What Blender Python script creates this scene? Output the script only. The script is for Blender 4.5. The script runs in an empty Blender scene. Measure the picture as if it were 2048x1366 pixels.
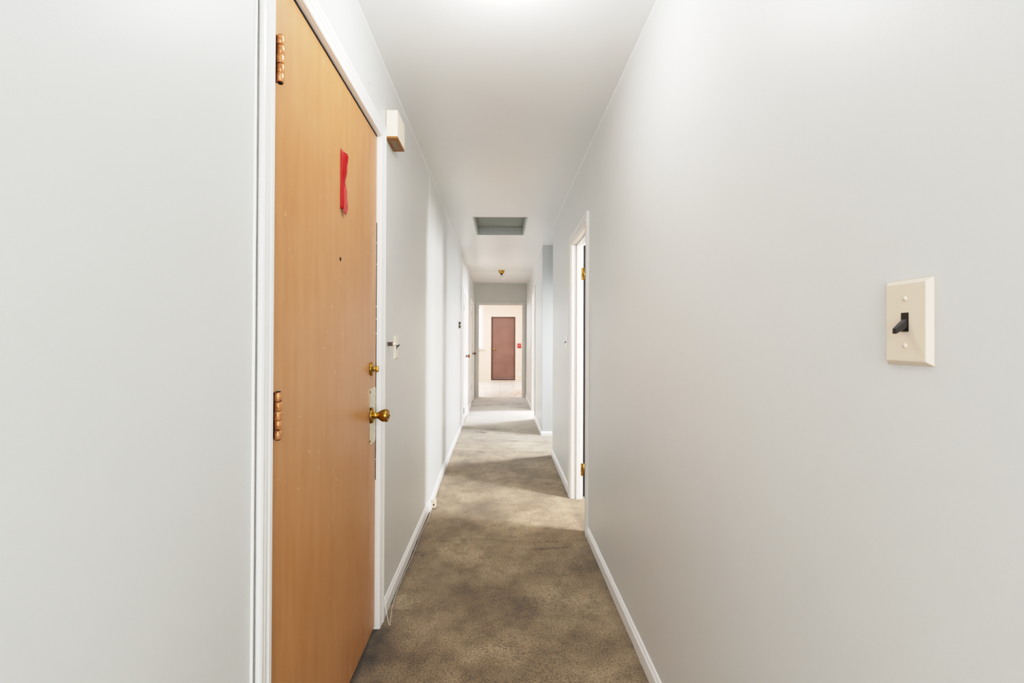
import bpy, bmesh, math, random
from mathutils import Vector, Matrix, noise

random.seed(4)
SC = bpy.context.scene
COL = SC.collection
PI = math.pi

# ------------------------------------------------------------------ materials
def new_mat(name):
    m = bpy.data.materials.new(name)
    m.use_nodes = True
    nt = m.node_tree
    nt.nodes.clear()
    out = nt.nodes.new('ShaderNodeOutputMaterial')
    b = nt.nodes.new('ShaderNodeBsdfPrincipled')
    nt.links.new(b.outputs[0], out.inputs[0])
    return m, nt, b

def srgb(r, g, b):
    f = lambda c: (c / 255 / 12.92) if c / 255 <= .04045 else ((c / 255 + .055) / 1.055) ** 2.4
    return (f(r), f(g), f(b), 1)

def nodes(nt, kind, **kw):
    n = nt.nodes.new(kind)
    for k, v in kw.items():
        setattr(n, k, v)
    return n

def coords(nt, scale=(1, 1, 1), kind='Object'):
    t = nodes(nt, 'ShaderNodeTexCoord')
    mp = nodes(nt, 'ShaderNodeMapping')
    mp.inputs['Scale'].default_value = scale
    nt.links.new(t.outputs[kind], mp.inputs[0])
    return mp.outputs[0]

def noise_tex(nt, co, scale, detail=4, rough=.55):
    n = nodes(nt, 'ShaderNodeTexNoise')
    n.inputs['Scale'].default_value = scale
    n.inputs['Detail'].default_value = detail
    n.inputs['Roughness'].default_value = rough
    nt.links.new(co, n.inputs['Vector'])
    return n.outputs['Fac']

def ramp(nt, fac, stops):
    r = nodes(nt, 'ShaderNodeValToRGB')
    e = r.color_ramp.elements
    while len(e) < len(stops):
        e.new(.5)
    for el, (p, c) in zip(e, stops):
        el.position = p
        el.color = c if len(c) == 4 else (*c, 1)
    nt.links.new(fac, r.inputs[0])
    return r.outputs[0]

def mix(nt, a, b, fac, blend='MIX'):
    m = nodes(nt, 'ShaderNodeMix', data_type='RGBA', blend_type=blend)
    for sock, v in ((m.inputs[0], fac), (m.inputs[6], a), (m.inputs[7], b)):
        if hasattr(v, 'is_output') or isinstance(v, bpy.types.NodeSocket):
            nt.links.new(v, sock)
        else:
            sock.default_value = v
    return m.outputs[2]

def bump(nt, b, height, strength=.2, dist=.002):
    n = nodes(nt, 'ShaderNodeBump')
    n.inputs['Strength'].default_value = strength
    n.inputs['Distance'].default_value = dist
    nt.links.new(height, n.inputs['Height'])
    nt.links.new(n.outputs[0], b.inputs['Normal'])

def paint(name, c, rough=.45, var=.03, bs=.12, bscale=220, spec=.5, streak=False):
    m, nt, b = new_mat(name)
    co = coords(nt, (1, 1, .25) if streak else (1, 1, 1))
    n = noise_tex(nt, co, 2.2, 5)
    lo = tuple(x * (1 - var) for x in c[:3])
    hi = tuple(min(1, x * (1 + var)) for x in c[:3])
    nt.links.new(ramp(nt, n, [(.35, lo), (.65, hi)]), b.inputs['Base Color'])
    b.inputs['Roughness'].default_value = rough
    b.inputs['Specular IOR Level'].default_value = spec
    co2 = coords(nt)
    bump(nt, b, noise_tex(nt, co2, bscale, 3), bs, .0015)
    return m

def metal(name, c, rough=.25, dirt=None):
    m, nt, b = new_mat(name)
    co = coords(nt)
    n = noise_tex(nt, co, 60, 5)
    lo = dirt if dirt else tuple(x * .8 for x in c[:3])
    nt.links.new(ramp(nt, n, [(.36, lo), (.56, c[:3])]), b.inputs['Base Color'])
    b.inputs['Metallic'].default_value = 1
    b.inputs['Roughness'].default_value = rough
    return m

M = {}
M['wall'] = paint('wall_paint', srgb(212, 214, 213), .42, .012, .10, 260)
M['wall_end'] = paint('end_wall_paint', srgb(192, 192, 186), .5, .012, .10, 260)
M['wall_blue'] = paint('passage_paint', srgb(180, 183, 183), .5, .01, .1, 260)
M['ceiling'] = paint('ceiling_paint', srgb(222, 223, 222), .30, .012, .05, 60)
M['ceiling_far'] = paint('ceiling_flat_paint', srgb(226, 225, 222), .6, .012, .05, 60)
M['trim'] = paint('trim_gloss', srgb(243, 243, 242), .3, .015, .08, 90)
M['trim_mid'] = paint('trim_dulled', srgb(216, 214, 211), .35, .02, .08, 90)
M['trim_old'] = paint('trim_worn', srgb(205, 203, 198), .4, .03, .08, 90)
M['base'] = paint('baseboard_gloss', srgb(236, 237, 238), .32, .03, .06, 90)
M['white_door'] = paint('white_door_gloss', srgb(236, 232, 230), .22, .02, .05, 60)
M['peach'] = paint('peach_paint', srgb(228, 209, 192), .6, .02, .06, 200)
M['plain'] = paint('plain_room_paint', srgb(235, 233, 230), .7, .01, .05, 200)
M['ivory'] = paint('ivory_plastic', srgb(222, 207, 188), .4, .02, .02, 200)
M['white_plastic'] = paint('white_plastic', srgb(240, 238, 232), .35, .01, .02, 200)
M['cream'] = paint('cream_plastic', srgb(242, 232, 214), .45, .02, .02, 200)
M['jack'] = paint('beige_plastic', srgb(226, 208, 186), .5, .05, .02, 200)
M['black'] = paint('black_plastic', srgb(26, 23, 22), .3, .1, .02, 200)
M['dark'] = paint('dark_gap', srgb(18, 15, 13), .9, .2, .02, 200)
M['darkwood'] = paint('dark_peg', srgb(74, 52, 38), .5, .2, .05, 200)
M['panel'] = paint('hatch_panel_paint', srgb(132, 134, 126), .7, .04, .06, 80)
M['panel_light'] = paint('hatch_frame_paint', srgb(168, 171, 167), .6, .04, .06, 80)
M['red_device'] = paint('red_device', srgb(205, 40, 50), .4, .15, .05, 100)
M['cord'] = paint('cord_white', srgb(226, 222, 212), .5, .04, .02, 200)
M['threshold'] = paint('threshold_strip', srgb(222, 222, 220), .4, .05, .05, 100)
M['crack'] = paint('caulk_crack', srgb(120, 118, 114), .9, .15, .02, 100)
M['chime_bottom'] = paint('chime_bottom_brown', srgb(146, 96, 34), .5, .15, .05, 120)
M['chime_grille'] = paint('chime_grille_grey', srgb(150, 138, 118), .6, .1, .05, 120)
M['brass'] = metal('brass', (.50, .29, .055), .2, (.30, .165, .03))
M['pale_brass'] = metal('pale_brass', (.56, .50, .34), .2, (.44, .38, .25))
M['old_brass'] = metal('old_brass', (.34, .19, .04), .35, (.13, .07, .015))
M['hinge_grey'] = metal('hinge_grey', (.30, .29, .28), .4)
M['hinge_copper'] = metal('hinge_copper', (.80, .44, .22), .3, (.36, .14, .05))
M['dark_bronze'] = metal('dark_bronze', (.20, .09, .05), .3, (.08, .035, .02))
M['thermo'] = metal('thermostat_ring', (.16, .15, .13), .35)

def worn_hinge():
    m, nt, b = new_mat('worn_copper_hinge')
    co = coords(nt)
    n = noise_tex(nt, co, 90, 5, .65)
    c = ramp(nt, n, [(.32, srgb(110, 58, 30)), (.46, srgb(206, 138, 88)), (.60, srgb(214, 150, 100)), (.70, srgb(238, 226, 214))])
    nt.links.new(c, b.inputs['Base Color'])
    b.inputs['Metallic'].default_value = .45
    b.inputs['Roughness'].default_value = .32
    return m
M['hinge'] = worn_hinge()

def door_orange():
    m, nt, b = new_mat('tan_orange_door')
    co = coords(nt, (1, 1, .12))
    n1 = noise_tex(nt, co, 26, 6, .6)
    base = ramp(nt, n1, [(.3, srgb(180, 124, 74)), (.7, srgb(192, 138, 88))])
    co2 = coords(nt)
    n2 = noise_tex(nt, co2, 3.2, 6, .6)
    base = mix(nt, base, srgb(196, 146, 100), ramp(nt, n2, [(.45, (0, 0, 0)), (.75, (.55, .55, .55))]))
    # pale scuffs in a band of the leaf and along the bottom edge
    n3 = noise_tex(nt, coords(nt, (1, 1, .8)), 62, 2, .5)
    spots = ramp(nt, n3, [(.70, (0, 0, 0)), (.74, (1, 1, 1))])
    n4 = noise_tex(nt, co2, 4.0, 2)
    spots = mix(nt, spots, (0, 0, 0, 1), ramp(nt, n4, [(.48, (1, 1, 1)), (.62, (0, 0, 0))]))
    base = mix(nt, base, srgb(226, 190, 150), spots)
    n5 = noise_tex(nt, coords(nt, (1, 1, .3)), 40, 4, .6)
    sep = nodes(nt, 'ShaderNodeSeparateXYZ')
    t = nodes(nt, 'ShaderNodeTexCoord')
    nt.links.new(t.outputs['Object'], sep.inputs[0])
    low = ramp(nt, sep.outputs['Z'], [(.02, (1, 1, 1)), (.22, (0, 0, 0))])
    scuff = mix(nt, low, ramp(nt, n5, [(.55, (0, 0, 0)), (.72, (.8, .8, .8))]), 1.0, 'MULTIPLY')
    base = mix(nt, base, srgb(196, 168, 146), scuff)
    nt.links.new(base, b.inputs['Base Color'])
    b.inputs['Roughness'].default_value = .36
    bump(nt, b, n1, .08, .001)
    return m
M['door'] = door_orange()

def mauve_door():
    m, nt, b = new_mat('mauve_brown_door')
    n = noise_tex(nt, coords(nt), 3, 4)
    nt.links.new(ramp(nt, n, [(.35, srgb(108, 80, 72)), (.65, srgb(119, 89, 80))]), b.inputs['Base Color'])
    b.inputs['Roughness'].default_value = .45
    return m
M['mauve'] = mauve_door()
M['mauve_dark'] = paint('mauve_frame', srgb(74, 50, 42), .5, .08, .05, 100)
M['wood'] = paint('brown_wood_edge', srgb(150, 108, 62), .5, .2, .1, 60, streak=True)

def carpet():
    m, nt, b = new_mat('worn_carpet')
    at = nodes(nt, 'ShaderNodeVertexColor', layer_name='dirt')
    co = coords(nt)
    n_big = noise_tex(nt, co, 2.6, 6, .62)
    n_mid = noise_tex(nt, co, 11, 6, .65)
    n_fine = noise_tex(nt, coords(nt, (.8, 1.05, 1)), 165, 4, .62)
    base = ramp(nt, n_big, [(.34, srgb(118, 98, 70)), (.50, srgb(157, 135, 104)), (.66, srgb(186, 164, 131))])
    base = mix(nt, base, srgb(84, 68, 46), ramp(nt, n_mid, [(.48, (0, 0, 0)), (.74, (.65, .65, .65))]))
    sep = nodes(nt, 'ShaderNodeSeparateColor')
    nt.links.new(at.outputs[0], sep.inputs[0])
    # dirt and painted shade (red), far glare put into the pile colour (green)
    d = nodes(nt, 'ShaderNodeMath', operation='MULTIPLY_ADD')
    nt.links.new(n_mid, d.inputs[0]); d.inputs[1].default_value = .9; d.inputs[2].default_value = .55
    d2 = nodes(nt, 'ShaderNodeMath', operation='MULTIPLY')
    nt.links.new(d.outputs[0], d2.inputs[0]); nt.links.new(sep.outputs[0], d2.inputs[1])
    d2.use_clamp = True
    base = mix(nt, base, srgb(212, 208, 204), sep.outputs[1])
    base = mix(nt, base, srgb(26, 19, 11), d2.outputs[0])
    fine = ramp(nt, n_fine, [(.37, (.22, .19, .15)), (.50, (.95, .95, .95)), (.62, (1.3, 1.28, 1.25))])
    base = mix(nt, base, fine, .8, 'MULTIPLY')
    nt.links.new(base, b.inputs['Base Color'])
    b.inputs['Roughness'].default_value = 1
    b.inputs['Specular IOR Level'].default_value = .1
    b.inputs['Sheen Weight'].default_value = .25
    b.inputs['Sheen Roughness'].default_value = .6
    bump(nt, b, n_fine, 1.0, .009)
    return m
M['carpet'] = carpet()

def tiles():
    m, nt, b = new_mat('kitchen_tiles')
    br = nodes(nt, 'ShaderNodeTexBrick', offset=0.0)
    br.inputs['Scale'].default_value = 1
    br.inputs['Brick Width'].default_value = .33
    br.inputs['Row Height'].default_value = .33
    br.inputs['Mortar Size'].default_value = .006
    br.inputs['Color1'].default_value = srgb(216, 208, 202)
    br.inputs['Color2'].default_value = srgb(222, 214, 208)
    br.inputs['Mortar'].default_value = srgb(190, 170, 150)
    nt.links.new(coords(nt), br.inputs['Vector'])
    n = noise_tex(nt, coords(nt, (1, .5, 1)), 3.2, 6, .65)
    c = mix(nt, br.outputs['Color'], srgb(160, 148, 140), ramp(nt, n, [(.50, (0, 0, 0)), (.72, (.6, .6, .6))]))
    nt.links.new(c, b.inputs['Base Color'])
    b.inputs['Roughness'].default_value = .32
    return m
M['tiles'] = tiles()

def torn():
    m, nt, b = new_mat('torn_flooring')
    n = noise_tex(nt, coords(nt), 22, 5, .7)
    nt.links.new(ramp(nt, n, [(.36, srgb(128, 74, 64)), (.48, srgb(206, 160, 150)), (.6, srgb(240, 228, 220))]), b.inputs['Base Color'])
    b.inputs['Roughness'].default_value = .7
    return m
M['torn'] = torn()

def red_film(name, letters=False):
    m, nt, b = new_mat(name)
    base = srgb(158, 2, 5)
    b.inputs['Base Color'].default_value = base
    if letters:
        w = nodes(nt, 'ShaderNodeTexWave', wave_type='BANDS', bands_direction='Z')
        w.inputs['Scale'].default_value = 70
        w.inputs['Distortion'].default_value = .6
        nt.links.new(coords(nt, (1, .6, 1)), w.inputs['Vector'])
        stripes = ramp(nt, w.outputs['Fac'], [(.70, base), (.86, srgb(214, 120, 116))])
        sep = nodes(nt, 'ShaderNodeSeparateXYZ')
        t = nodes(nt, 'ShaderNodeTexCoord')
        nt.links.new(t.outputs['Object'], sep.inputs[0])
        nt.links.new(mix(nt, stripes, base, ramp(nt, sep.outputs['Z'], [(.085, (0, 0, 0)), (.092, (1, 1, 1))])), b.inputs['Base Color'])
    b.inputs['Roughness'].default_value = .4
    b.inputs['Specular IOR Level'].default_value = .25
    return m
M['red'] = red_film('red_film')
M['red_print'] = red_film('red_printed_film', True)

def glass(name):
    m, nt, b = new_mat(name)
    b.inputs['Transmission Weight'].default_value = 1
    b.inputs['Roughness'].default_value = .02
    b.inputs['IOR'].default_value = 1.45
    b.inputs['Base Color'].default_value = (.97, .98, .98, 1)
    n = noise_tex(nt, coords(nt), 4, 2)
    bump(nt, b, n, .02, .001)
    return m
M['glass'] = glass('window_glass')

def frosted():
    m, nt, b = new_mat('frosted_bulb')
    n = noise_tex(nt, coords(nt), 30, 2)
    nt.links.new(ramp(nt, n, [(.3, srgb(216, 208, 208)), (.7, srgb(228, 222, 222))]), b.inputs['Base Color'])
    b.inputs['Roughness'].default_value = .18
    b.inputs['Transmission Weight'].default_value = .25
    return m
M['bulb'] = frosted()

# ------------------------------------------------------------------ mesh helpers
def link_mesh(name, bm, mat, parent=None, smooth=False, mats=None):
    bmesh.ops.recalc_face_normals(bm, faces=bm.faces)
    me = bpy.data.meshes.new(name)
    bm.to_mesh(me)
    bm.free()
    for mm in (mats or [mat]):
        me.materials.append(mm)
    if smooth:
        for p in me.polygons:
            p.use_smooth = True
    o = bpy.data.objects.new(name, me)
    COL.objects.link(o)
    if parent is not None:
        o.parent = parent
    return o

def tag(o, label=None, cat=None, group=None, kind=None):
    if label: o['label'] = label
    if cat: o['category'] = cat
    if group: o['group'] = group
    if kind: o['kind'] = kind
    return o

def empty(name, loc, label, cat, group=None, kind=None):
    o = bpy.data.objects.new(name, None)
    o.empty_display_size = .05
    o.location = loc
    COL.objects.link(o)
    return tag(o, label, cat, group, kind)

def box(bm, x0, x1, y0, y1, z0, z1, bev=0, seg=2):
    r = bmesh.ops.create_cube(bm, size=1)
    vs = r['verts']
    for v in vs:
        v.co = Vector(((x0 + x1) / 2 + v.co.x * (x1 - x0), (y0 + y1) / 2 + v.co.y * (y1 - y0), (z0 + z1) / 2 + v.co.z * (z1 - z0)))
    if bev > 0:
        es = list({e for v in vs for e in v.link_edges})
        bmesh.ops.bevel(bm, geom=es, offset=bev, segments=seg, affect='EDGES', profile=.6)

def hexa(bm, p):
    """8 corners: bottom ring 0-3, top ring 4-7"""
    v = [bm.verts.new(q) for q in p]
    for f in ((3, 2, 1, 0), (4, 5, 6, 7), (0, 1, 5, 4), (1, 2, 6, 5), (2, 3, 7, 6), (3, 0, 4, 7)):
        bm.faces.new([v[i] for i in f])

def lathe(bm, prof, mtx, n=28):
    """prof: (radius, height) along local Z, placed by mtx"""
    rings = []
    for r, h in prof:
        if r < 1e-6:
            rings.append([bm.verts.new(mtx @ Vector((0, 0, h)))])
        else:
            rings.append([bm.verts.new(mtx @ Vector((r * math.cos(2 * PI * k / n), r * math.sin(2 * PI * k / n), h))) for k in range(n)])
    for a, b in zip(rings, rings[1:]):
        for k in range(n):
            k2 = (k + 1) % n
            if len(a) == 1 and len(b) == 1:
                continue
            if len(a) == 1:
                bm.faces.new([a[0], b[k], b[k2]])
            elif len(b) == 1:
                bm.faces.new([a[k], b[0], a[k2]])
            else:
                bm.faces.new([a[k], b[k], b[k2], a[k2]])

def tube(bm, pts, r, n=8):
    pts = [Vector(p) for p in pts]
    rings = []
    vert = abs((pts[-1] - pts[0]).normalized().z) > .9
    for i, p in enumerate(pts):
        d = (pts[min(i + 1, len(pts) - 1)] - pts[max(i - 1, 0)]).normalized()
        a = d.cross(Vector((1, 0, 0)) if vert else Vector((0, 0, 1)))
        a.normalize()
        b = d.cross(a)
        rings.append([bm.verts.new(p + r * (a * math.cos(2 * PI * k / n) + b * math.sin(2 * PI * k / n))) for k in range(n)])
    for q, w in zip(rings, rings[1:]):
        for k in range(n):
            bm.faces.new([q[k], q[(k + 1) % n], w[(k + 1) % n], w[k]])
    bm.faces.new(rings[0][::-1])
    bm.faces.new(rings[-1])

def catmull(pts, n=8):
    pts = [Vector(p) for p in pts]
    P = [pts[0]] + pts + [pts[-1]]
    out = []
    for i in range(1, len(P) - 2):
        a, b, c, d = P[i - 1], P[i], P[i + 1], P[i + 2]
        for k in range(n):
            t = k / n
            out.append(.5 * ((2 * b) + (c - a) * t + (2 * a - 5 * b + 4 * c - d) * t * t + (3 * b - a - 3 * c + d) * t ** 3))
    out.append(pts[-1])
    return out

def AX(o, d):
    """matrix whose local Z runs along d from o"""
    z = Vector(d).normalized()
    q = z.to_track_quat('Z', 'Y')
    return Matrix.Translation(Vector(o)) @ q.to_matrix().to_4x4()

def lerp_poly(poly, y):
    for (y0, x0), (y1, x1) in zip(poly, poly[1:]):
        if y <= y1:
            t = (y - y0) / (y1 - y0) if y1 > y0 else 0
            return x0 + (x1 - x0) * max(0, min(1, t))
    return poly[-1][1]

# ------------------------------------------------------------------ hall dimensions (metres, floor z = 0)
CEIL = 2.385
YB = -1.8            # wall behind the viewer
YE = 9.70            # end wall
OUT_L, OUT_R = -.665, .645
LEFT = [(YB, -.505), (3.235, -.505), (3.285, -.494), (3.52, -.499), (3.9, -.512), (4.6, -.515), (5.4, -.523), (7.0, -.531), (YE, -.541)]
R_NEAR = [(YB, .537), (1.6, .540), (2.9, .541), (3.6, .543), (4.86, .548)]
R_FAR = [(5.85, .525), (7.05, .534), (8.0, .545), (YE, .543)]

def wall_strip(name, poly, out_x, openings, mat, label):
    bm = bmesh.new()
    ys = sorted({y for y, _ in poly} | {y for o in openings for y in o[:2]})
    for a, b in zip(ys, ys[1:]):
        z0 = -.03
        for o0, o1, h in openings:
            if a >= o0 - 1e-6 and b <= o1 + 1e-6:
                z0 = h
        xa, xb = lerp_poly(poly, a), lerp_poly(poly, b)
        ring = lambda z: [(xa, a, z), (xb, b, z), (out_x, b, z), (out_x, a, z)]
        hexa(bm, ring(z0) + ring(CEIL + .06))
    o = link_mesh(name, bm, mat)
    return tag(o, label, 'wall', kind='structure')

# openings are (near edge, far edge, head height) of the rough hole
D1 = (1.015, 1.945, 2.055)
L2 = (6.65, 7.37, 1.90)
L3 = (8.53, 9.28, 1.90)
R1 = (2.885, 3.545, 1.945)
R2 = (7.09, 7.945, 1.98)
wall_strip('wall_left', LEFT, OUT_L, [D1, L2, L3], M['wall'], 'long pale grey hallway wall holding the tan entry door')
wall_strip('wall_right', R_NEAR, OUT_R, [R1], M['wall'], 'pale grey hallway wall holding the large ivory light switch')
wall_strip('wall_right.001', R_FAR, OUT_R, [R2], M['wall'], 'short pale grey wall past the side passage, with a door opening')

def simple_box(name, b, mat, label, cat, kind='structure'):
    bm = bmesh.new()
    box(bm, *b)
    return tag(link_mesh(name, bm, mat), label, cat, kind=kind)

# wall behind the viewer
simple_box('wall_back', (OUT_L, OUT_R, YB - .1, YB, -.03, CEIL + .06), M['wall'], 'plain wall closing the hall behind the viewer', 'wall')

# end wall with the kitchen doorway
E0, E1, EH = -.462, .470, 1.945
bm = bmesh.new()
box(bm, OUT_L, E0, YE, YE + .12, -.03, CEIL + .06)
box(bm, E1, OUT_R, YE, YE + .12, -.03, CEIL + .06)
box(bm, E0, E1, YE, YE + .12, EH, CEIL + .06)
tag(link_mesh('wall_end', bm, M['wall_end']), 'grey end wall above the kitchen doorway', 'wall', kind='structure')

# ------------------------------------------------------------------ ceiling (with attic hatch hole)
HX0, HX1, HY0, HY1 = -.272, .262, 4.47, 5.25
YS = 8.08
bm = bmesh.new()
T = CEIL + .06
for b in ((OUT_L, HX0, YB, YS, CEIL, T), (HX1, OUT_R, YB, YS, CEIL, T), (HX0, HX1, YB, HY0, CEIL, T), (HX0, HX1, HY1, YS, CEIL, T)):
    box(bm, *b)
tag(link_mesh('ceiling', bm, M['ceiling']), 'glossy off-white hallway ceiling around the attic hatch', 'ceiling', kind='structure')
simple_box('ceiling.001', (OUT_L, OUT_R, YS, YE + .12, CEIL - .006, T), M['ceiling_far'], 'flat pale ceiling panel at the far end by the bare bulb', 'ceiling')

h = empty('attic_hatch', ((HX0 + HX1) / 2, (HY0 + HY1) / 2, CEIL), 'recessed grey attic hatch opening in the hallway ceiling', 'attic hatch')
hx, hy = (HX1 - HX0) / 2, (HY1 - HY0) / 2
bm = bmesh.new()
t = .018
box(bm, -hx, -hx + t, -hy, hy, .0, .10)
box(bm, hx - t, hx, -hy, hy, .0, .10)
box(bm, -hx + t, hx - t, -hy, -hy + t, .0, .10)
box(bm, -hx + t, hx - t, hy - t, hy, .0, .10)
link_mesh('hatch_frame', bm, M['panel_light'], h)
bm = bmesh.new()
box(bm, -hx + .002, hx - .002, -hy + .002, hy - .002, .085, .115, .003)
link_mesh('hatch_panel', bm, M['panel'], h)
bm = bmesh.new()
lathe(bm, [(0, 0), (.006, .001), (.008, .005), (.008, .006)], AX((0, .33, .079), (0, 0, 1)), 12)
link_mesh('knob', bm, M['hinge_grey'], h, True)

# ------------------------------------------------------------------ carpet with wrinkles, stains and painted shade
STAINS_AND_SHADOW = [(-0.268, 2.357, 0.152, 0.299, 0.35), (0.229, 2.407, 0.129, 0.208, 0.45), (0.124, 2.075, 0.134, 0.135, 0.5), (-0.294, 2.1, 0.135, 0.099, 0.4), (0.057, 2.278, 0.122, 0.139, 0.3), (-0.49, 1.80, 0.10, 0.22, 0.95), (-0.209, 1.748, 0.026, 0.022, 0.7), (0.277, 2.14, 0.069, 0.123, 0.45), (0.024, 1.892, 0.183, 0.096, 0.2), (0.141, 4.294, 0.208, 0.231, 0.45), (0.191, 3.891, 0.167, 0.122, 0.35), (0.018, 3.6, 0.116, 0.093, 0.3), (-0.228, 3.261, 0.077, 0.086, 0.45), (-0.251, 6.336, 0.273, 0.144, 0.5), (0.371, 8.216, 0.177, 0.181, 0.5), (-0.466, 7.478, 0.145, 0.251, 0.6), (0.314, 6.458, 0.208, 0.224, 0.35), (0.55, 5.535, 0.06, 0.082, 0.5), (0.066, 2.922, 0.251, 0.107, 0.2), (0.268, 1.893, 0.122, 0.064, 0.2), (-0.426, 2.592, 0.014, 0.018, 0.9), (-0.333, 2.873, 0.012, 0.015, 0.9), (-0.3, 3.912, 0.013, 0.027, 0.9), (-0.323, 4.805, 0.021, 0.041, 0.8), (-0.24, 5.235, 0.338, 0.196, 0.3), (-0.526, 1.643, 0.035, 0.024, 0.9), (0.443, 2.726, 0.117, 0.133, 0.25), (-0.287, 1.929, 0.062, 0.047, 0.35), (-0.358, 1.889, 0.049, 0.032, 0.5)]  # stains, plus one faint painted shadow band at the open right doorway
RIDGES = [  # (left y, right y, height, half width)
    (2.785, 2.805, .006, .018), (6.17, 5.80, .018, .055), (6.40, 6.12, .016, .06), (7.66, 7.80, .018, .07), (2.66, 2.73, .004, .018), (8.5, 8.9, .010, .09), (5.62, 5.52, .006, .06), (5.06, 5.0, .004, .05)]

def carpet_height(x, y):
    z = 0
    u = (x + .53) / 1.07
    for a, b, hh, w in RIDGES:
        yc = a + (b - a) * u + .02 * math.sin(x * 9 + a)
        z += hh * math.exp(-((y - yc) / w) ** 2)
    z += .0035 * (noise.noise(Vector((x * 3, y * 3, 0))))
    return z

def carpet_dirt_shade(x, y):
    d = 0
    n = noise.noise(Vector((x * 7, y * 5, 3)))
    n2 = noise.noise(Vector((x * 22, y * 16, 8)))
    for sx, sy, rx, ry, s in STAINS_AND_SHADOW:
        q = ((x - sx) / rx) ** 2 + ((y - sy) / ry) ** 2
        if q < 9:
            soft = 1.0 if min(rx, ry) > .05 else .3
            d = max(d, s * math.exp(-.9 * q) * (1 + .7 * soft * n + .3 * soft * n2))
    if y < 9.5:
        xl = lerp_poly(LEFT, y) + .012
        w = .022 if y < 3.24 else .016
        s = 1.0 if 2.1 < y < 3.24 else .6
        d = max(d, s * math.exp(-max(0, x - xl) / w))  # grime and painted gap shade along the left wall
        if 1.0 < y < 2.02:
            d = max(d, min(1, 1.25 * math.exp(-max(0, x + .515) / .05) * (.8 + .5 * n)))  # dark gap under the entry door, painted into the carpet along with dirt
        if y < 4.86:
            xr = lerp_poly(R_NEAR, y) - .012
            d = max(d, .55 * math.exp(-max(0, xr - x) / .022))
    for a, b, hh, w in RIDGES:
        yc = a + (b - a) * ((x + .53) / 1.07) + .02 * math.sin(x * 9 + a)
        d = max(d, (.75 if y > 5.7 else .6) * math.exp(-((y - yc + w * .9) / (w * .55)) ** 2) * (.6 + 1.3 * n))  # shaded near side of each wrinkle, painted into the colour
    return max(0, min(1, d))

def make_carpet():
    bm = bmesh.new()
    x0, x1, y0, y1 = -.60, .70, YB, YE + .03
    nx = 84
    ys = []
    y = y0
    while y < y1:
        ys.append(y)
        y += .04 if y < 1.3 else (.012 if y < 3.4 else .02)
    ys.append(y1)
    lay = bm.loops.layers.color.new('dirt')
    grid = [[bm.verts.new((x0 + (x1 - x0) * i / nx, yy, carpet_height(x0 + (x1 - x0) * i / nx, yy))) for i in range(nx + 1)] for yy in ys]
    for j in range(len(ys) - 1):
        for i in range(nx):
            f = bm.faces.new([grid[j][i], grid[j][i + 1], grid[j + 1][i + 1], grid[j + 1][i]])
            f.smooth = True
    cache = {}
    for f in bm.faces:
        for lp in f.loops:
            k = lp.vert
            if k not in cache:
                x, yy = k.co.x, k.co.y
                greyed = max(0, min(1, (yy - 2.6) / 5.0)) * .95  # distant glare put into the carpet colour, paler with depth
                cache[k] = (carpet_dirt_shade(x, yy), greyed, 0, 1)
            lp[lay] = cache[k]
    # skirt so the carpet has a body
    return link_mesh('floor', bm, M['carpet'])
tag(make_carpet(), 'stained wrinkled beige carpet running along the hallway', 'carpet', kind='structure')

# ------------------------------------------------------------------ baseboards
BPROF = [(0, -.01), (.013, -.01), (.013, .046), (.0115, .051), (.0085, .0535), (.0075, .058), (.004, .064), (0, .066)]
def baseboard(name, pts, nrm, label, mat=None):
    """pts: (x, y) along the wall face, nrm: (nx, ny) into the room"""
    bm = bmesh.new()
    rings = [[bm.verts.new((x + nrm[0] * t_, y + nrm[1] * t_, z)) for t_, z in BPROF] for x, y in pts]
    k = len(BPROF)
    for a, b in zip(rings, rings[1:]):
        for i in range(k):
            bm.faces.new([a[i], a[(i + 1) % k], b[(i + 1) % k], b[i]])
    bm.faces.new(rings[0]); bm.faces.new(rings[-1][::-1])
    return tag(link_mesh(name, bm, mat or M['base']), label, 'baseboard', kind='structure')

def along(poly, a, b):
    ys = [a] + [y for y, _ in poly if a < y < b] + [b]
    return [(lerp_poly(poly, y), y) for y in ys]

baseboard('baseboard_left', along(LEFT, YB, .945), (1, 0), 'white baseboard below the wall on the near side of the tan door')
baseboard('baseboard_left.001', along(LEFT, 1.992, 6.59), (1, 0), 'long white baseboard running from the tan door to the first white door')
baseboard('baseboard_left.002', along(LEFT, 7.43, 8.47), (1, 0), 'short white baseboard between the two white doors')
baseboard('baseboard_right', along(R_NEAR, YB, 2.833), (-1, 0), 'white baseboard under the large ivory light switch')
baseboard('baseboard_right.001', along(R_NEAR, 3.596, 4.86), (-1, 0), 'white baseboard between the open doorway and the side passage')
baseboard('baseboard_right.002', along(R_FAR, 5.79, 7.03), (-1, 0), 'white baseboard from the side passage to the far right doorway')
baseboard('baseboard_right.003', along(R_FAR, 8.005, YE), (-1, 0), 'short white baseboard between far right doorway and end wall')
baseboard('baseboard_passage', [(.525 - .013, 5.79), (2.3, 5.79)], (0, -1), 'white baseboard across the far wall of the side passage')

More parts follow.
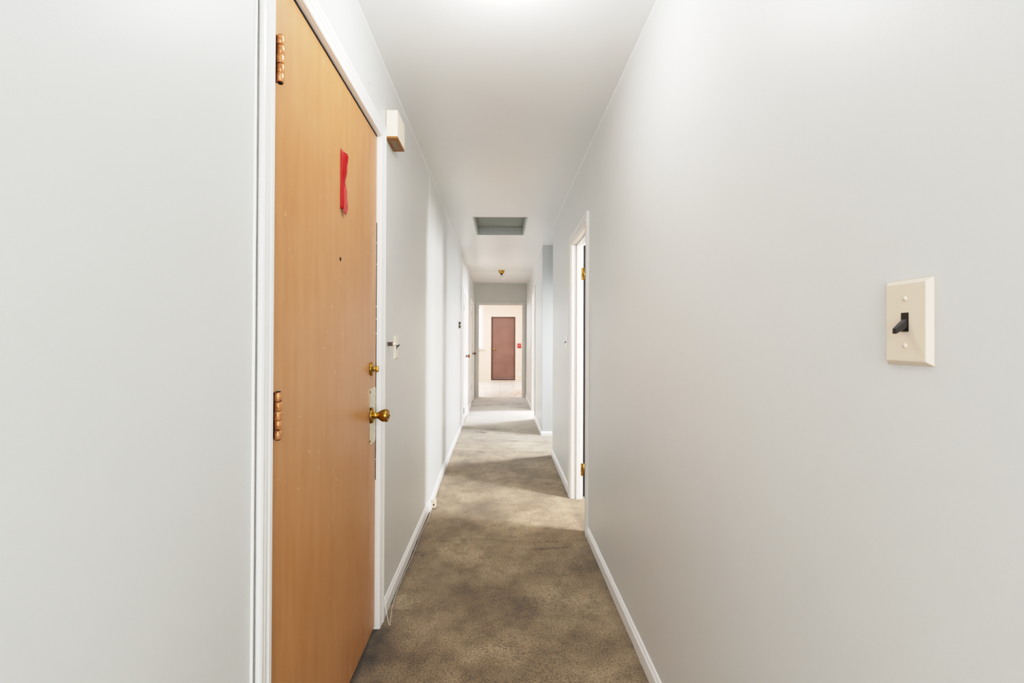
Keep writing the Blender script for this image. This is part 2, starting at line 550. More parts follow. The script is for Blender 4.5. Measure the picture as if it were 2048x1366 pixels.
# ------------------------------------------------------------------ door casings
CP = [(0, 0), (0, .008), (.003, .0105), (.016, .0115), (.019, .0085), (.023, .0085), (.027, .0115), (.036, .0125), (.039, .0105), (.043, .0135), (.052, .0155), (.058, .0135), (.058, 0)]
def casing_mesh(y0, y1, zt, wallx, side, w=.058, th=1.0, zb=-.01):
    """side +1: faces +X (left wall), -1: faces -X (right wall); wallx(y) gives the wall face"""
    bm = bmesh.new()
    rings = []
    prof = [(o * w / .058, t_ * th) for o, t_ in CP]
    for corner in range(4):
        ring = []
        for o, t_ in prof:
            yy = y0 - o if corner < 2 else y1 + o
            zz = zb if corner in (0, 3) else zt + o
            ring.append(bm.verts.new((wallx(yy) + side * t_, yy, zz)))
        rings.append(ring)
    k = len(prof)
    for a, b in zip(rings, rings[1:]):
        for i in range(k):
            bm.faces.new([a[i], a[(i + 1) % k], b[(i + 1) % k], b[i]])
    bm.faces.new(rings[0]); bm.faces.new(rings[-1][::-1])
    return bm

def jamb_mesh(y0, y1, zt, xa, xb, t_=.014, stop=None, zb=-.01):
    """lining boards between xa and xb around an opening; stop=(x0,x1) door-stop strip"""
    bm = bmesh.new()
    a, b = min(xa, xb), max(xa, xb)
    box(bm, a, b, y0 - t_, y0, zb, zt, .001, 1)
    box(bm, a, b, y1, y1 + t_, zb, zt, .001, 1)
    box(bm, a, b, y0 - t_, y1 + t_, zt, zt + t_, .001, 1)
    if stop:
        s0, s1 = stop
        box(bm, s0, s1, y0, y0 + .011, zb, zt, .002, 1)
        box(bm, s0, s1, y1 - .011, y1, zb, zt, .002, 1)
        box(bm, s0, s1, y0 + .011, y1 - .011, zt - .011, zt, .002, 1)
    return bm

def frame(name, root_loc, y0, y1, zt, wallx, side, label, xa, xb, w=.058, th=1.0, stop=None, mat='trim', reveal=.006):
    r = empty(name, root_loc, label, 'door frame', kind='structure')
    inv = Matrix.Translation(-Vector(root_loc))
    bm = casing_mesh(y0 - reveal, y1 + reveal, zt + reveal, wallx, side, w, th)
    bmesh.ops.transform(bm, matrix=inv, verts=bm.verts)
    link_mesh('casing', bm, M[mat], r)
    bm = jamb_mesh(y0, y1, zt, xa, xb, stop=stop)
    bmesh.ops.transform(bm, matrix=inv, verts=bm.verts)
    link_mesh('jamb', bm, M[mat], r)
    return r

WL = lambda y: lerp_poly(LEFT, y)
WRN = lambda y: lerp_poly(R_NEAR, y)
WRF = lambda y: lerp_poly(R_FAR, y)

# ---- entry door (tan), frame
f1 = frame('trim_1', (-.515, 1.48, 0), 1.018, 1.932, 2.047, WL, 1, 'white moulded frame around the tan entry door', OUT_L, -.5045, stop=None, reveal=.0005)
# paint crack along the outer edge of the frame by the viewer
bm = bmesh.new()
pts = [(-.5012, .9540 + .0006 * noise.noise(Vector((0, 0, z * 6))), z) for z in [i * .03 for i in range(0, 75)]]
tube(bm, pts, .0019, 6)
bmesh.ops.transform(bm, matrix=Matrix.Translation((.515, -1.48, 0)), verts=bm.verts)
link_mesh('paint_crack', bm, M['crack'], f1)
bm = bmesh.new()
pts = [(-.5040, .9500 + .0005 * noise.noise(Vector((4, 0, z * 7))), z) for z in [i * .03 for i in range(0, 75)]]
tube(bm, pts, .0034, 10)
bmesh.ops.transform(bm, matrix=Matrix.Translation((.515, -1.48, 0)), verts=bm.verts)
link_mesh('caulk_bead', bm, M['trim'], f1, True)
bm = bmesh.new()
box(bm, -.60, -.57, 1.018, 1.932, -.01, 2.045)
bmesh.ops.transform(bm, matrix=Matrix.Translation((.515, -1.48, 0)), verts=bm.verts)
link_mesh('back_stop', bm, M['dark'], f1)

# ---- entry door leaf and hardware
DX, DY0, DY1 = -.515, 1.024, 1.926
d = empty('door_1', (DX, DY0, 0), 'tan orange flush entry door with brass knob and red tag', 'door', kind='structure')
def L(x, y, z):
    return Vector((x - DX, y - DY0, z))
bm = bmesh.new()
box(bm, -.045, 0, 0, DY1 - DY0, .014, 2.040, .0015, 1)
leaf = link_mesh('door_leaf', bm, M['door'], d)
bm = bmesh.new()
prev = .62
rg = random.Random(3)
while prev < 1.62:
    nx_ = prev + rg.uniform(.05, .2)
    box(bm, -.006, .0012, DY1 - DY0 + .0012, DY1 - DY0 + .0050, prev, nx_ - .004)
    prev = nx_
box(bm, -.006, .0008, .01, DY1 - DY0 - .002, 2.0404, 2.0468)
link_mesh('gap_shadow', bm, M['dark'], d)  # dark strips drawn in for the shadow in the leaf gaps
# hinges: knuckles in five turns plus the leaf plate
def hinge(zc, mat='hinge'):
    bm = bmesh.new()
    hh = .107
    seg = hh / 5
    for k in range(5):
        z0 = zc - hh / 2 + k * seg
        mm = AX(L(-.5040, 1.0565 if k % 2 == 0 else 1.0580, z0), (0, 0, 1))
        lathe(bm, [(0, .0006), (.0074, .0006), (.0080, .0012), (.0080, seg - .0012), (.0074, seg - .0006), (0, seg - .0006)], mm, 20)
    hg = link_mesh('hinge', bm, M[mat], d, True)
    bm = bmesh.new()
    lathe(bm, [(0, zc - hh / 2 - .002), (.0055, zc - hh / 2 - .002), (.0055, zc + hh / 2 + .002), (.0, zc + hh / 2 + .002)], AX(L(-.5040, 1.0572, 0), (0, 0, 1)), 16)
    link_mesh('hinge_pin', bm, M['dark'], hg, True)
    bm = bmesh.new()
    box(bm, -.012, .0040, .020, .034, zc - hh / 2, zc + hh / 2)
    link_mesh('hinge_leaf', bm, M['old_brass'], hg)
hinge(1.838)
hinge(1.026)
# long brass lock plate with rounded corners and screws
def rounded_plate(bm, y0, y1, z0, z1, x0, x1, r, n=6):
    ring = []
    for cy, cz, a0 in ((y1 - r, z1 - r, 0), (y0 + r, z1 - r, PI / 2), (y0 + r, z0 + r, PI), (y1 - r, z0 + r, 1.5 * PI)):
        for k in range(n + 1):
            a = a0 + (PI / 2) * k / n
            ring.append((cy + r * math.cos(a), cz + r * math.sin(a)))
    lo = [bm.verts.new((x0, y, z)) for y, z in ring]
    hi = [bm.verts.new((x1, y, z)) for y, z in ring]
    bm.faces.new(lo); bm.faces.new(hi[::-1])
    m_ = len(ring)
    for k in range(m_):
        bm.faces.new([lo[k], lo[(k + 1) % m_], hi[(k + 1) % m_], hi[k]])
bm = bmesh.new()
rounded_plate(bm, 1.832 - DY0, 1.920 - DY0, .783, 1.006, 0, .0022, .010)
lp = link_mesh('lock_plate', bm, M['pale_brass'], d)
for zz in (.797, .992):
    bm = bmesh.new()
    lathe(bm, [(0, .0018), (.0045, .0018), (.004, .0034), (0, .004)], AX((.0005, 1.842 - DY0, zz), (1, 0, 0)), 14)
    link_mesh('screw', bm, M['old_brass'], lp, True)
# knob: rose + tulip knob with thumb button
bm = bmesh.new()
kx = AX(L(-.513, 1.856, .897), (1, 0, 0))
lathe(bm, [(0, 0), (.031, 0), (.0325, .003), (.0315, .007), (.026, .010), (.017, .012), (.0135, .016), (.0125, .024), (.0125, .027), (.0145, .030),
           (.0200, .037), (.0245, .046), (.0262, .055), (.0258, .062), (.0235, .067), (.0205, .0685), (.019, .0665), (.010, .0665), (.0095, .070), (.006, .0705), (0, .0705)], kx, 36)
kb = link_mesh('door_knob', bm, M['brass'], d, True)
bm = bmesh.new()
lathe(bm, [(0, .070), (.004, .070), (.004, .0745), (.003, .0755), (0, .0755)], kx, 12)
link_mesh('lock_button', bm, M['old_brass'], kb, True)
# deadbolt with thumb turn
bm = bmesh.new()
kx = AX(L(-.515, 1.857, 1.082), (1, 0, 0))
lathe(bm, [(0, 0), (.027, 0), (.0285, .003), (.027, .007), (.019, .0095), (.008, .0105), (.0075, .014), (.0055, .020), (0, .020)], kx, 32)
db = link_mesh('deadbolt', bm, M['brass'], d, True)
bm = bmesh.new()
box(bm, .016, .030, 1.853 - DY0, 1.861 - DY0, 1.070, 1.094, .003, 2)
link_mesh('thumb_turn', bm, M['brass'], db, True)
# empty peephole
bm = bmesh.new()
lathe(bm, [(0, .0004), (.0065, .0004), (.0065, .0012), (.0045, .0012), (.004, .0002)], AX(L(-.515, 1.492, 1.458), (1, 0, 0)), 16)
link_mesh('peephole', bm, M['dark'], d, True)

# ---- red tag stuck to the door
rt = empty('door_tag', (-.515, 1.487, 1.607), 'curled red printed plastic tag hanging on the tan door', 'tag')
def tag_sheet(a, b, flip, mat, name, dz=0):
    bm = bmesh.new()
    rows = 24
    prev = None
    for j in range(rows + 1):
        t_ = j / rows
        z = .205 * (1 - t_) + dz * t_
        wob = .0035 * math.sin(t_ * 9 + .5) + .0015 * math.sin(t_ * 23)
        row = []
        for i in range(7):
            s = i / 6
            x = a[0] + (b[0] - a[0]) * s + .0015 * math.sin(PI * s) + wob * (.4 if name == 'folded_back' else .4 + .6 * s) * min(1, a[0] * 200 + s)
            y = a[1] + (b[1] - a[1]) * s
            zz = z - ((.010 * s if name == 'folded_back' else .010 + .016 * s) if j == 0 else 0)
            row.append(bm.verts.new((x, y, zz)))
        if prev:
            for i in range(6):
                bm.faces.new([prev[i], prev[i + 1], row[i + 1], row[i]])
        prev = row
    o = link_mesh(name, bm, mat, rt, True)
    sol = o.modifiers.new('thick', 'SOLIDIFY')
    sol.thickness = .0006
    return o
tag_sheet((.0008, 0), (.0085, .010), 0, M['red'], 'folded_back', 0.012)
tag_sheet((.0085, .010), (.0105, .034), 0, M['red_print'], 'printed_flap', 0.0)

# ------------------------------------------------------------------ far left closed doors
def closed_door(name, y0, y1, zt, label, hz, kz, hmat):
    xw = WL((y0 + y1) / 2)
    r = empty(name, (xw - .004, y0, 0), label, 'door', kind='structure')
    bm = bmesh.new()
    box(bm, -.035, 0, 0.002, y1 - y0 - .002, .012, zt - .003, .0015, 1)
    link_mesh('door_leaf', bm, M['white_door'], r)
    for z in hz:
        bm = bmesh.new()
        lathe(bm, [(0, -.045), (.009, -.045), (.009, .045), (0, .045)], AX((.014, .012, z), (0, 0, 1)), 14)
        box(bm, 0, .006, .006, .03, z - .045, z + .045)
        link_mesh('hinge', bm, M[hmat], r)
    bm = bmesh.new()
    lathe(bm, [(0, 0), (.028, 0), (.028, .006), (.012, .010), (.010, .024), (.020, .032), (.0265, .042), (.0265, .052), (.018, .060), (0, .062)], AX((0, y1 - y0 - .07, kz), (1, 0, 0)), 24)
    link_mesh('door_knob', bm, M['dark_bronze'], r, True)
    return r
frame('trim_2', (-.53, 7.0, 0), 6.665, 7.355, 1.885, WL, 1, 'white frame around the first white door past the thermostat', OUT_L, -.528, th=.65, mat='trim')
closed_door('door_2', 6.668, 7.352, 1.882, 'first glossy white closed door, just past the round thermostat', (1.66, .18), .945, 'hinge_grey')
frame('trim_3', (-.53, 8.9, 0), 8.545, 9.265, 1.885, WL, 1, 'white frame around the white door beside the end wall', OUT_L, -.536, th=.65, mat='trim')
closed_door('door_3', 8.548, 9.262, 1.882, 'farther glossy white closed door, next to the end wall', (1.68, .33), .93, 'hinge_grey')

# ------------------------------------------------------------------ right openings
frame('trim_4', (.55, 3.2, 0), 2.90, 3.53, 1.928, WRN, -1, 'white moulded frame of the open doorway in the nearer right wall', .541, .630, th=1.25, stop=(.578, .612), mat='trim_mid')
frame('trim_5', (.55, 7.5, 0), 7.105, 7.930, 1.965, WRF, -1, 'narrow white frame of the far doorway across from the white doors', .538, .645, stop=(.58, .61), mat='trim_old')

d4 = empty('door_4', (.648, 3.53, 0), 'brown wooden door standing open behind the right door frame', 'door', kind='structure')
bm = bmesh.new()
box(bm, .008, .59, -.003, .032, .015, 1.922, .0015, 1)
link_mesh('door_leaf', bm, M['wood'], d4)
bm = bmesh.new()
box(bm, -.016, .006, .003, .03, .015, 1.922)  # dark strip added for the shadow between jamb and open leaf
link_mesh('hinge_gap_shadow', bm, M['dark'], d4)
for z in (1.705, .222):
    bm = bmesh.new()
    rounded_plate(bm, -.033, .002, z - .046, z + .046, 0, .002, .008)
    # turn the plate so that it lies on the jamb, facing the viewer
    bmesh.ops.transform(bm, matrix=Matrix.Translation((-.020, -.002, 0)) @ Matrix.Rotation(-PI / 2, 4, 'Z'), verts=bm.verts)
    bmesh.ops.transform(bm, matrix=Matrix.Translation((0, 0, 0)), verts=bm.verts)
    hg = link_mesh('hinge', bm, M['old_brass'], d4)
    bm = bmesh.new()
    lathe(bm, [(0, -.046), (.006, -.046), (.006, .046), (0, .046)], AX((-.014, -.006, z), (0, 0, 1)), 14)
    link_mesh('hinge_pin', bm, M['old_brass'], hg, True)
    for q in (-.028, 0, .028):
        bm = bmesh.new()
        lathe(bm, [(0, 0), (.004, 0), (.003, .0015), (0, .002)], AX((-.036 + (.008 if q == 0 else 0), -.004, z + q), (0, -1, 0)), 10)
        link_mesh('screw', bm, M['dark'], hg, True)

# ------------------------------------------------------------------ end doorway frame
r = empty('trim_6', (0, YE, 0), 'pale frame around the kitchen doorway in the end wall', 'door frame', kind='structure')
bm = casing_mesh(E0 + .010, E1 - .010, EH - .012, lambda y: 0, 1, .052, .9)
# stand the casing on the end wall: (x, y) -> (y, -x)
bmesh.ops.transform(bm, matrix=Matrix(((0, 1, 0, 0), (-1, 0, 0, 0), (0, 0, 1, 0), (0, 0, 0, 1))), verts=bm.verts)
link_mesh('casing', bm, M['trim_old'], r)
bm = bmesh.new()
box(bm, E0, E0 + .014, 0, .125, -.01, EH - .014, .001, 1)
box(bm, E1 - .014, E1, 0, .125, -.01, EH - .014, .001, 1)
box(bm, E0, E1, 0, .125, EH - .014, EH, .001, 1)
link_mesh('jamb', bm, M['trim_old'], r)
bm = bmesh.new()
box(bm, E0 + .014, E1 - .014, -.01, .05, -.005, .009, .003, 2)
tag(link_mesh('trim_7', bm, M['threshold']), 'thin pale threshold strip under the kitchen doorway', 'threshold', kind='structure').location = (0, YE, 0)

# thin caulk beads where walls meet the ceiling
for nm, pts, lab in (('trim_8', along(LEFT, YB, YE), 'thin white caulk line along the ceiling over the tan door wall'),
                     ('trim_9', along(R_NEAR, YB, 4.86), 'thin white caulk line along the ceiling over the ivory switch wall'),
                     ('trim_10', along(R_FAR, 5.79, YE), 'thin white caulk line along the ceiling past the side passage')):
    bm = bmesh.new()
    s = 1 if nm == 'trim_8' else -1
    pr = [(0, 0), (.0022, 0), (.0014, -.0008), (.0007, -.0014), (0, -.0022)]
    rings = [[bm.verts.new((x + s * a, y, CEIL + b)) for a, b in pr] for x, y in pts]
    for a, b in zip(rings, rings[1:]):
        for i in range(len(pr)):
            bm.faces.new([a[i], a[(i + 1) % len(pr)], b[(i + 1) % len(pr)], b[i]])
    tag(link_mesh(nm, bm, M['trim']), lab, 'caulk line', kind='structure')

# ------------------------------------------------------------------ switches
def switch(name, loc, out, label, plate, up, group=None, scale=1):
    """loc on the wall face; out = +1 faces +X, -1 faces -X"""
    r = empty(name, loc, label, 'light switch', group or 'hallway toggle light switches')
    bm = bmesh.new()
    w, hh, t_ = .035, .0565, .0065
    b0 = [(-w, -hh), (w, -hh), (w, hh), (-w, hh)]
    b1 = [(-w + .0055, -hh + .0055), (w - .0055, -hh + .0055), (w - .0055, hh - .0055), (-w + .0055, hh - .0055)]
    hexa(bm, [(0, y, z) for y, z in b0] + [(out * t_, y, z) for y, z in b1])
    # skirt
    hexa(bm, [(0, y, z) for y, z in b0] + [(out * .0006, y, z) for y, z in b0])
    bmesh.ops.bevel(bm, geom=list(bm.edges), offset=.0006, segments=1, affect='EDGES')
    link_mesh('switch_plate', bm, plate, r)
    bm = bmesh.new()
    box(bm, min(out * .004, out * .0072), max(out * .004, out * .0072), -.0055, .0055, -.0125, .0125)
    link_mesh('toggle_slot', bm, M['black'], r)
    bm = bmesh.new()
    k = 1 if up else -1
    a0, a1 = .0045, .0034
    hexa(bm, [(out * .005, -a0, -.006), (out * .005, a0, -.006), (out * .005, a0, .006), (out * .005, -a0, .006)] +
         [(out * .0205, -a1, k * .012 - .0035), (out * .0205, a1, k * .012 - .0035), (out * .0205, a1, k * .012 + .0035), (out * .0205, -a1, k * .012 + .0035)])
    bmesh.ops.bevel(bm, geom=list(bm.edges), offset=.0005, segments=1, affect='EDGES')
    link_mesh('toggle', bm, M['black'], r)
    for z in (-.031, .031):
        bm = bmesh.new()
        lathe(bm, [(0, 0), (.0034, 0), (.003, .0012), (0, .0018)], AX((out * .0064, 0, z), (out, 0, 0)), 16)
        link_mesh('screw', bm, plate, r, True)
    return r
switch('light_switch', (.5388, .6115, 1.2255), -1, 'large ivory light switch with black toggle on the near right wall', M['ivory'], False)
switch('light_switch.001', (-.505, 2.240, 1.163), 1, 'pale light switch on the left wall past the tan door', M['cream'], True)
switch('light_switch.002', (.5435, 3.800, 1.190), -1, 'small white light switch between right door frame and side passage', M['white_plastic'], False)

# ------------------------------------------------------------------ door chime
c = empty('door_chime', (-.505, 2.03, 2.082), 'cream door chime box high on the wall beside the tan door', 'door chime')
CW, CD, CH = .150, .052, .123
bm = bmesh.new()
box(bm, 0, CD, 0, CW, .008, CH, .002, 2)
link_mesh('cover', bm, M['cream'], c)
bm = bmesh.new()
box(bm, .001, CD - .0005, .001, CW - .001, 0, .009, .0008, 1)
bt = link_mesh('bottom_panel', bm, M['chime_bottom'], c)
bm = bmesh.new()
for k in range(7):
    y = .035 + k * .012
    box(bm, .014, .036, y, y + .0055, -.0016, .001)
link_mesh('grille', bm, M['chime_grille'], bt)
bm = bmesh.new()
box(bm, -.001, .0025, -.0015, CW + .0015, .004, CH + .0015)
link_mesh('back_plate', bm, M['chime_grille'], c)

# ------------------------------------------------------------------ peg on the wall beside the switch
p = empty('wall_peg', (-.505, 2.095, 1.180), 'small dark wall peg with pale tip beside the left wall switch', 'wall peg')
bm = bmesh.new()
box(bm, 0, .022, -.009, .009, -.009, .009, .002, 2)
link_mesh('peg_body', bm, M['darkwood'], p)
bm = bmesh.new()
lathe(bm, [(0, .021), (.0065, .021), (.0075, .024), (.0075, .034), (.006, .0365), (0, .037)], AX((0, 0, 0), (1, 0, 0)), 18)
link_mesh('peg_tip', bm, M['cream'], p, True)

# ------------------------------------------------------------------ thermostat
tx = WL(5.73)
th = empty('thermostat', (tx, 5.735, 1.383), 'small round dark thermostat on the left wall before the white doors', 'thermostat')
bm = bmesh.new()
lathe(bm, [(0, 0), (.046, 0), (.046, .010), (.042, .012), (0, .012)], AX((0, 0, 0), (1, 0, 0)), 32)
link_mesh('base_ring', bm, M['white_plastic'], th, True)
bm = bmesh.new()
lathe(bm, [(.041, .010), (.041, .030), (.038, .036), (.030, .038), (.030, .036), (.032, .030), (.032, .011)], AX((0, 0, 0), (1, 0, 0)), 32)
link_mesh('dial_ring', bm, M['thermo'], th, True)
bm = bmesh.new()
lathe(bm, [(.031, .011), (.031, .034), (.022, .040), (0, .041)], AX((0, 0, 0), (1, 0, 0)), 32)
link_mesh('dial_face', bm, M['pale_brass'], th, True)

# ------------------------------------------------------------------ ceiling light
cl = empty('ceiling_light', (.018, 7.93, CEIL), 'brass ceiling light with a bare bulb near the far end', 'ceiling light')
bm = bmesh.new()
dn = AX((0, 0, 0), (0, 0, -1))
lathe(bm, [(0, 0), (.056, 0), (.058, .003), (.048, .006), (.046, .010), (.0455, .040), (.038, .050), (.016, .052), (0, .052)], dn, 32)
link_mesh('canopy', bm, M['brass'], cl, True)
bm = bmesh.new()
lathe(bm, [(0, .050), (.0185, .050), (.0185, .072), (.015, .076), (0, .076)], dn, 20)
link_mesh('socket', bm, M['black'], cl, True)
bm = bmesh.new()
lathe(bm, [(0, .072), (.013, .074), (.015, .084), (.022, .098), (.029, .113), (.030, .126), (.026, .138), (.016, .147), (0, .150)], dn, 28)
link_mesh('bulb', bm, M['bulb'], cl, True)

# ------------------------------------------------------------------ phone jack and cord by the baseboard
jx = WL(3.30) + .012
j = empty('phone_jack', (jx, 3.31, .013), 'small beige phone jack box low on the baseboard, with a thin white cord', 'phone jack')
bm = bmesh.new()
box(bm, 0, .030, -.022, .03, 0, .047, .003, 2)
link_mesh('jack_body', bm, M['jack'], j)
bm = bmesh.new()
box(bm, .013, .022, -.0232, -.021, .017, .028)
link_mesh('jack_port', bm, M['dark'], j)

bm = bmesh.new()
P = [(-.4905, 1.99, .105), (-.475, 1.965, .055), (-.457, 1.945, .010), (-.466, 2.01, .007), (-.480, 2.11, .006), (-.485, 2.3, .006), (-.480, 2.6, .006), (-.483, 2.9, .006), (-.474, 3.1, .006), (-.478, 3.22, .007), (-.474, 3.283, .015)]
tube(bm, catmull(P, 8), .0012, 7)
bmesh.ops.transform(bm, matrix=Matrix.Translation((-jx, -3.31, -.013)), verts=bm.verts)
link_mesh('cord', bm, M['cord'], j, True)

# nails
n1 = bmesh.new()
lathe(n1, [(0, 0), (.0015, 0), (.0015, .012), (.004, .0125), (.004, .014), (0, .0145)], AX((0, 0, 0), (-1, 0, .35)), 12)
o = tag(link_mesh('nail', n1, M['dark'], None, True), 'tiny dark nail above the right door frame', 'nail')
o.location = (.5415, 3.02, 1.985)
n2 = bmesh.new()
lathe(n2, [(0, 0), (.0008, 0), (.0008, .002), (.0018, .0024), (.0018, .003), (0, .0034)], AX((0, 0, 0), (1, 0, .1)), 12)
o = tag(link_mesh('nail', n2, M['hinge_grey'], None, True), 'tiny grey nail above the tan door frame', 'nail')
o.location = (-.5052, 1.77, 2.178)

# ------------------------------------------------------------------ kitchen beyond the doorway
KY, KX0, KX1 = 13.88, -1.7, 1.5
simple_box('floor_kitchen', (KX0, KX1, YE + .03, KY + .2, -.05, 0), M['tiles'], 'pale scuffed tile floor of the kitchen', 'floor')
simple_box('ceiling_kitchen', (KX0 - .1, KX1 + .1, YE + .12, KY + .2, CEIL + .05, CEIL + .13), M['plain'], 'white ceiling of the kitchen', 'ceiling')
WX0, WX1, WZ0, WZ1 = -1.45, -.555, .935, 2.175
PX0, PX1, PH = -.274, .452, 1.895
bm = bmesh.new()
for b in ((KX0, WX0, -.05, T), (WX0, WX1, -.05, WZ0), (WX0, WX1, WZ1, T + .05), (WX1, PX0, -.05, T), (PX0, PX1, PH, T), (PX1, KX1, -.05, T)):
    box(bm, b[0], b[1], KY, KY + .14, b[2], b[3])
tag(link_mesh('wall_kitchen_back', bm, M['peach']), 'peach back wall of the kitchen around the brown door', 'wall', kind='structure')
simple_box('wall_kitchen_left', (KX0 - .1, KX0, YE + .12, KY + .14, -.05, T + .05), M['peach'], 'peach kitchen wall beyond the window', 'wall')
simple_box('wall_kitchen_right', (KX1, KX1 + .1, YE + .12, KY + .14, -.05, T + .05), M['peach'], 'peach kitchen wall on the side away from the window', 'wall')
bm = bmesh.new()
box(bm, KX0, OUT_L, YE + .001, YE + .12, -.05, T + .05)
box(bm, OUT_R, KX1, YE + .001, YE + .12, -.05, T + .05)
tag(link_mesh('wall_kitchen_front', bm, M['peach']), 'kitchen side of the wall holding the doorway', 'wall', kind='structure')

d5 = empty('door_5', (PX0, KY, 0), 'mauve brown kitchen door in the peach back wall', 'door', kind='structure')
W5 = PX1 - PX0
bm = bmesh.new()
box(bm, .03, W5 - .035, .055, .09, .05, PH - .03, .002, 1)
link_mesh('door_leaf', bm, M['mauve'], d5)
bm = bmesh.new()
box(bm, 0, .03, .0, .14, -.0, PH)
box(bm, W5 - .035, W5, .0, .14, 0, PH)
box(bm, .03, W5 - .035, 0, .14, PH - .03, PH)
link_mesh('jamb', bm, M['mauve_dark'], d5)
bm = bmesh.new()
box(bm, .03, W5 - .035, .01, .13, -.0, .045)
link_mesh('sill', bm, M['mauve_dark'], d5)
bm = bmesh.new()
lathe(bm, [(0, 0), (.028, 0), (.028, .006), (.012, .010), (.012, .024), (.024, .034), (.030, .046), (.026, .058), (0, .064)], AX((.103, .055, .925), (0, -1, 0)), 24)
link_mesh('door_knob', bm, M['brass'], d5, True)

w1 = empty('window_1', (WX1, KY, WZ0), 'bright white kitchen window beside the mauve brown door', 'window', kind='structure')
ww, wh = WX1 - WX0, WZ1 - WZ0
bm = bmesh.new()
for b in ((-ww, -ww + .04, 0, wh), (-.04, 0, 0, wh), (-ww + .04, -.04, 0, .04), (-ww + .04, -.04, wh - .04, wh), (-ww + .04, -.04, wh * .57 - .02, wh * .57 + .02)):
    box(bm, b[0], b[1], .03, .08, b[2], b[3], .003, 1)
fr = link_mesh('window_frame', bm, M['trim'], w1)
bm = bmesh.new()
box(bm, -ww + .03, -.03, .053, .057, .03, wh - .03)
link_mesh('pane', bm, M['glass'], fr)
bm = bmesh.new()
box(bm, -ww - .06, .085, -.06, .05, -.035, 0, .004, 2)
link_mesh('window_sill', bm, M['trim_old'], w1)
bm = bmesh.new()
box(bm, -ww - .05, -ww, -.015, 0, -.0, wh + .05)
box(bm, 0, .05, -.015, 0, 0, wh + .05)
box(bm, -ww, 0, -.015, 0, wh, wh + .05)
link_mesh('casing', bm, M['trim'], w1)

baseboard('baseboard_kitchen', [(PX0, KY), (KX0, KY)], (0, -1), 'cream baseboard under the kitchen window', M['peach'])
baseboard('baseboard_kitchen.001', [(KX1, KY), (PX1, KY)], (0, -1), 'cream baseboard between the mauve brown door and the corner', M['peach'])

a = empty('wall_mounted_device', (.563, KY, 1.03), 'small red wall device beside the mauve brown kitchen door', 'wall device')
bm = bmesh.new()
box(bm, -.055, .055, -.035, 0, -.068, .068, .006, 2)
link_mesh('case', bm, M['red_device'], a)
bm = bmesh.new()
box(bm, -.036, .045, -.042, -.030, -.006, .022, .003, 2)
link_mesh('handle', bm, M['hinge_grey'], a)
bm = bmesh.new()
box(bm, .012, .05, -.040, -.030, -.058, -.030, .003, 2)
link_mesh('latch', bm, M['black'], a)

w = empty('wall_outlet', (.592, KY, .18), 'white outlet low on the kitchen back wall by the mauve door', 'outlet')
bm = bmesh.new()
box(bm, -.042, .042, -.008, 0, -.058, .058, .004, 2)
link_mesh('outlet_plate', bm, M['white_plastic'], w)
for z in (-.022, .022):
    bm = bmesh.new()
    lathe(bm, [(0, 0), (.017, 0), (.017, .003), (0, .003)], AX((0, -.008, z), (0, -1, 0)), 20)
    link_mesh('socket', bm, M['trim_old'], w, True)

# torn bit of flooring just inside the kitchen
bm = bmesh.new()
rng = random.Random(9)
ring = []
for k in range(22):
    a_ = 2 * PI * k / 22
    rr = 1 + .35 * rng.uniform(-1, 1)
    ring.append((.20 * rr * math.cos(a_), .62 * rr * math.sin(a_)))
ct = bm.verts.new((0, 0, .010))
lo = [bm.verts.new((x, y, .001)) for x, y in ring]
hi = [bm.verts.new((x * .9, y * .9, .006 + .006 * rng.random())) for x, y in ring]
for k in range(22):
    k2 = (k + 1) % 22
    bm.faces.new([lo[k], lo[k2], hi[k2], hi[k]])
    bm.faces.new([hi[k], hi[k2], ct])
o = tag(link_mesh('floor_debris', bm, M['torn']), 'reddish patch of torn flooring inside the kitchen doorway', 'torn flooring')
o.location = (.46, 10.65, 0)

# ------------------------------------------------------------------ rooms opening off the right side
def room(tagname, x0, x1, y0, y1, wallmat, lab, floor=True, xfar=None):
    bm = bmesh.new()
    box(bm, x1, x1 + .06, y0, y1, -.03, T)
    box(bm, x0, x1 + .06, y0 - .06, y0, -.03, T)
    box(bm, xfar or x0, x1 + .06, y1, y1 + .06, -.03, T)
    tag(link_mesh('wall_' + tagname, bm, wallmat), 'walls of ' + lab, 'wall', kind='structure')
    simple_box('ceiling_' + tagname, (x0, x1 + .06, y0 - .06, y1 + .06, CEIL, T), wallmat, 'ceiling of ' + lab, 'ceiling')
    if floor:
        simple_box('floor_' + tagname, (.70, x1 + .06, y0 - .06, y1 + .06, -.03, -.002), M['carpet'], 'carpet floor of ' + lab, 'floor')
room('bedroom', .645, 3.0, 1.7, 4.72, M['plain'], 'the room behind the open brown door')
room('passage', .645, 2.4, 4.86, 5.79, M['wall_blue'], 'the pale blue side passage', xfar=.525)
room('far_room', .645, 3.0, 6.3, 9.4, M['plain'], 'the room behind the far right doorway')

# ------------------------------------------------------------------ lights
def area(name, loc, target, w_, h_, power, color=(1, 1, 1), spread=180):
    ld = bpy.data.lights.new(name, 'AREA')
    ld.shape = 'RECTANGLE'; ld.size = w_; ld.size_y = h_
    ld.energy = power; ld.color = color; ld.spread = math.radians(spread)
    o = bpy.data.objects.new(name, ld)
    o.location = loc
    o.rotation_euler = (Vector(target) - Vector(loc)).to_track_quat('-Z', 'Y').to_euler()
    COL.objects.link(o)
    return o

def point(name, loc, power, radius, color=(1, 1, 1)):
    ld = bpy.data.lights.new(name, 'POINT')
    ld.energy = power; ld.shadow_soft_size = radius; ld.color = color
    o = bpy.data.objects.new(name, ld)
    o.location = loc
    COL.objects.link(o)
    return o

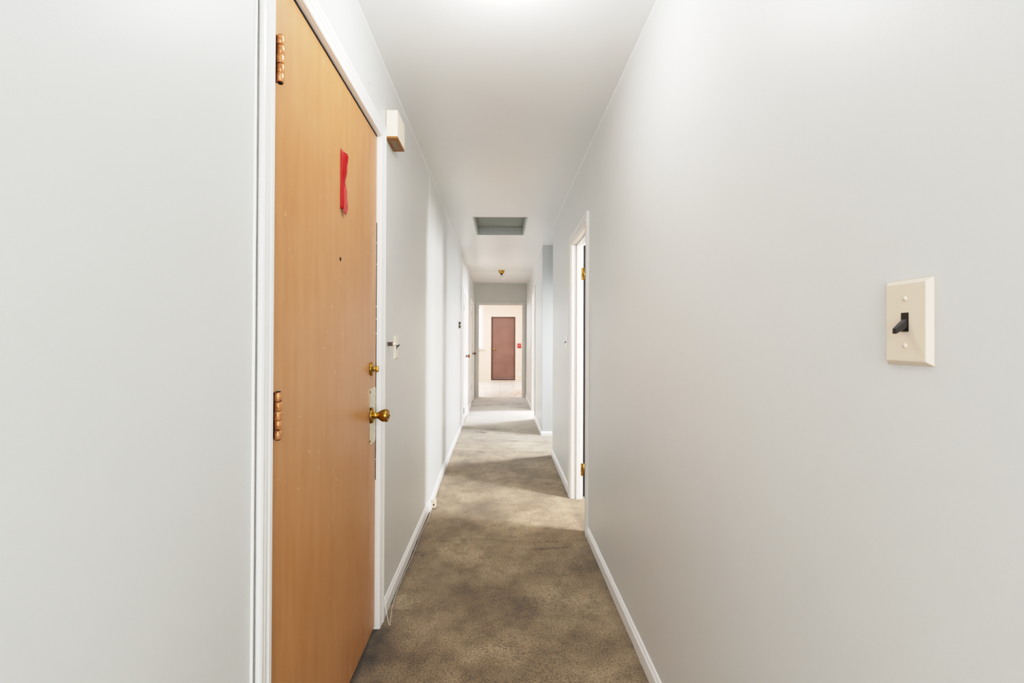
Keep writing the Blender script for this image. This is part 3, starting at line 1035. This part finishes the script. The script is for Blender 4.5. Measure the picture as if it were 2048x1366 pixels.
point('hall_lamp', (.02, 1.36, 2.22), 10.5, .06, (1, .99, .97))
area('rear_fill', (0, YB + .05, 1.35), (0, 3, 1.35), 1.0, 1.9, 26, (1, .995, .98))  # unseen fill light added behind the viewer, no window modelled there
area('side_fill', (.52, -1.0, 1.55), (-.5, .45, 1.45), .7, 1.4, 14, (1, 1, 1))  # second unseen fill, added to brighten the near left wall
area('bedroom_window', (2.6, 2.35, 1.6), (.5, 3.2, .2), .4, .9, 108, (1, .99, .98))
area('passage_window', (1.75, 5.33, 1.55), (-.4, 5.33, -.3), .28, .7, 34, (.98, .985, 1), 130)
area('far_room_window', (2.5, 8.3, 1.6), (.3, 7.4, .3), .6, .9, 165, (.98, .98, 1))
area('kitchen_lamp', (-.1, 12.0, 2.36), (-.1, 12.0, 0), 1.6, 1.6, 27, (1, .98, .95))
area('kitchen_daylight', (KX0 + .05, 11.6, 1.5), (.6, 12.2, .6), 1.2, 1.4, 66, (.98, .99, 1))

wd = bpy.data.worlds.new('daylight')
SC.world = wd
wd.use_nodes = True
bg = wd.node_tree.nodes['Background']
bg.inputs[0].default_value = (.93, .97, 1, 1)
bg.inputs[1].default_value = 3.0

# ------------------------------------------------------------------ camera
cam = bpy.data.cameras.new('camera')
cam.sensor_width = 36
cam.lens = 36 * 930 / 2048
cam.shift_x = (1024 - 1000.5) / 2048
cam.shift_y = -(683 - 674.42) / 2048
cam.clip_start = .02
co = bpy.data.objects.new('camera', cam)
co.location = (0, 0, 1.2)
co.rotation_euler = (PI / 2 + .006, -.004, 0)
COL.objects.link(co)
SC.camera = co

SC.view_settings.view_transform = 'Standard'
SC.view_settings.look = 'None'
SC.view_settings.exposure = 0
vs = SC.view_settings
vs.use_curve_mapping = True
cm = vs.curve_mapping
cm.use_clip = False
cm.extend = 'EXTRAPOLATED'
cc = cm.curves[3]
cc.points[0].location = (0, 0)
cc.points[1].location = (1, .91)
for p_ in ((.05, .072), (.12, .19), (.28, .44), (.5, .69), (.72, .815)):
    cc.points.new(*p_)
cm.update()
SC.cycles.max_bounces = 14
SC.cycles.diffuse_bounces = 8
SC.cycles.sample_clamp_indirect = 6
SC.cycles.use_denoising = True
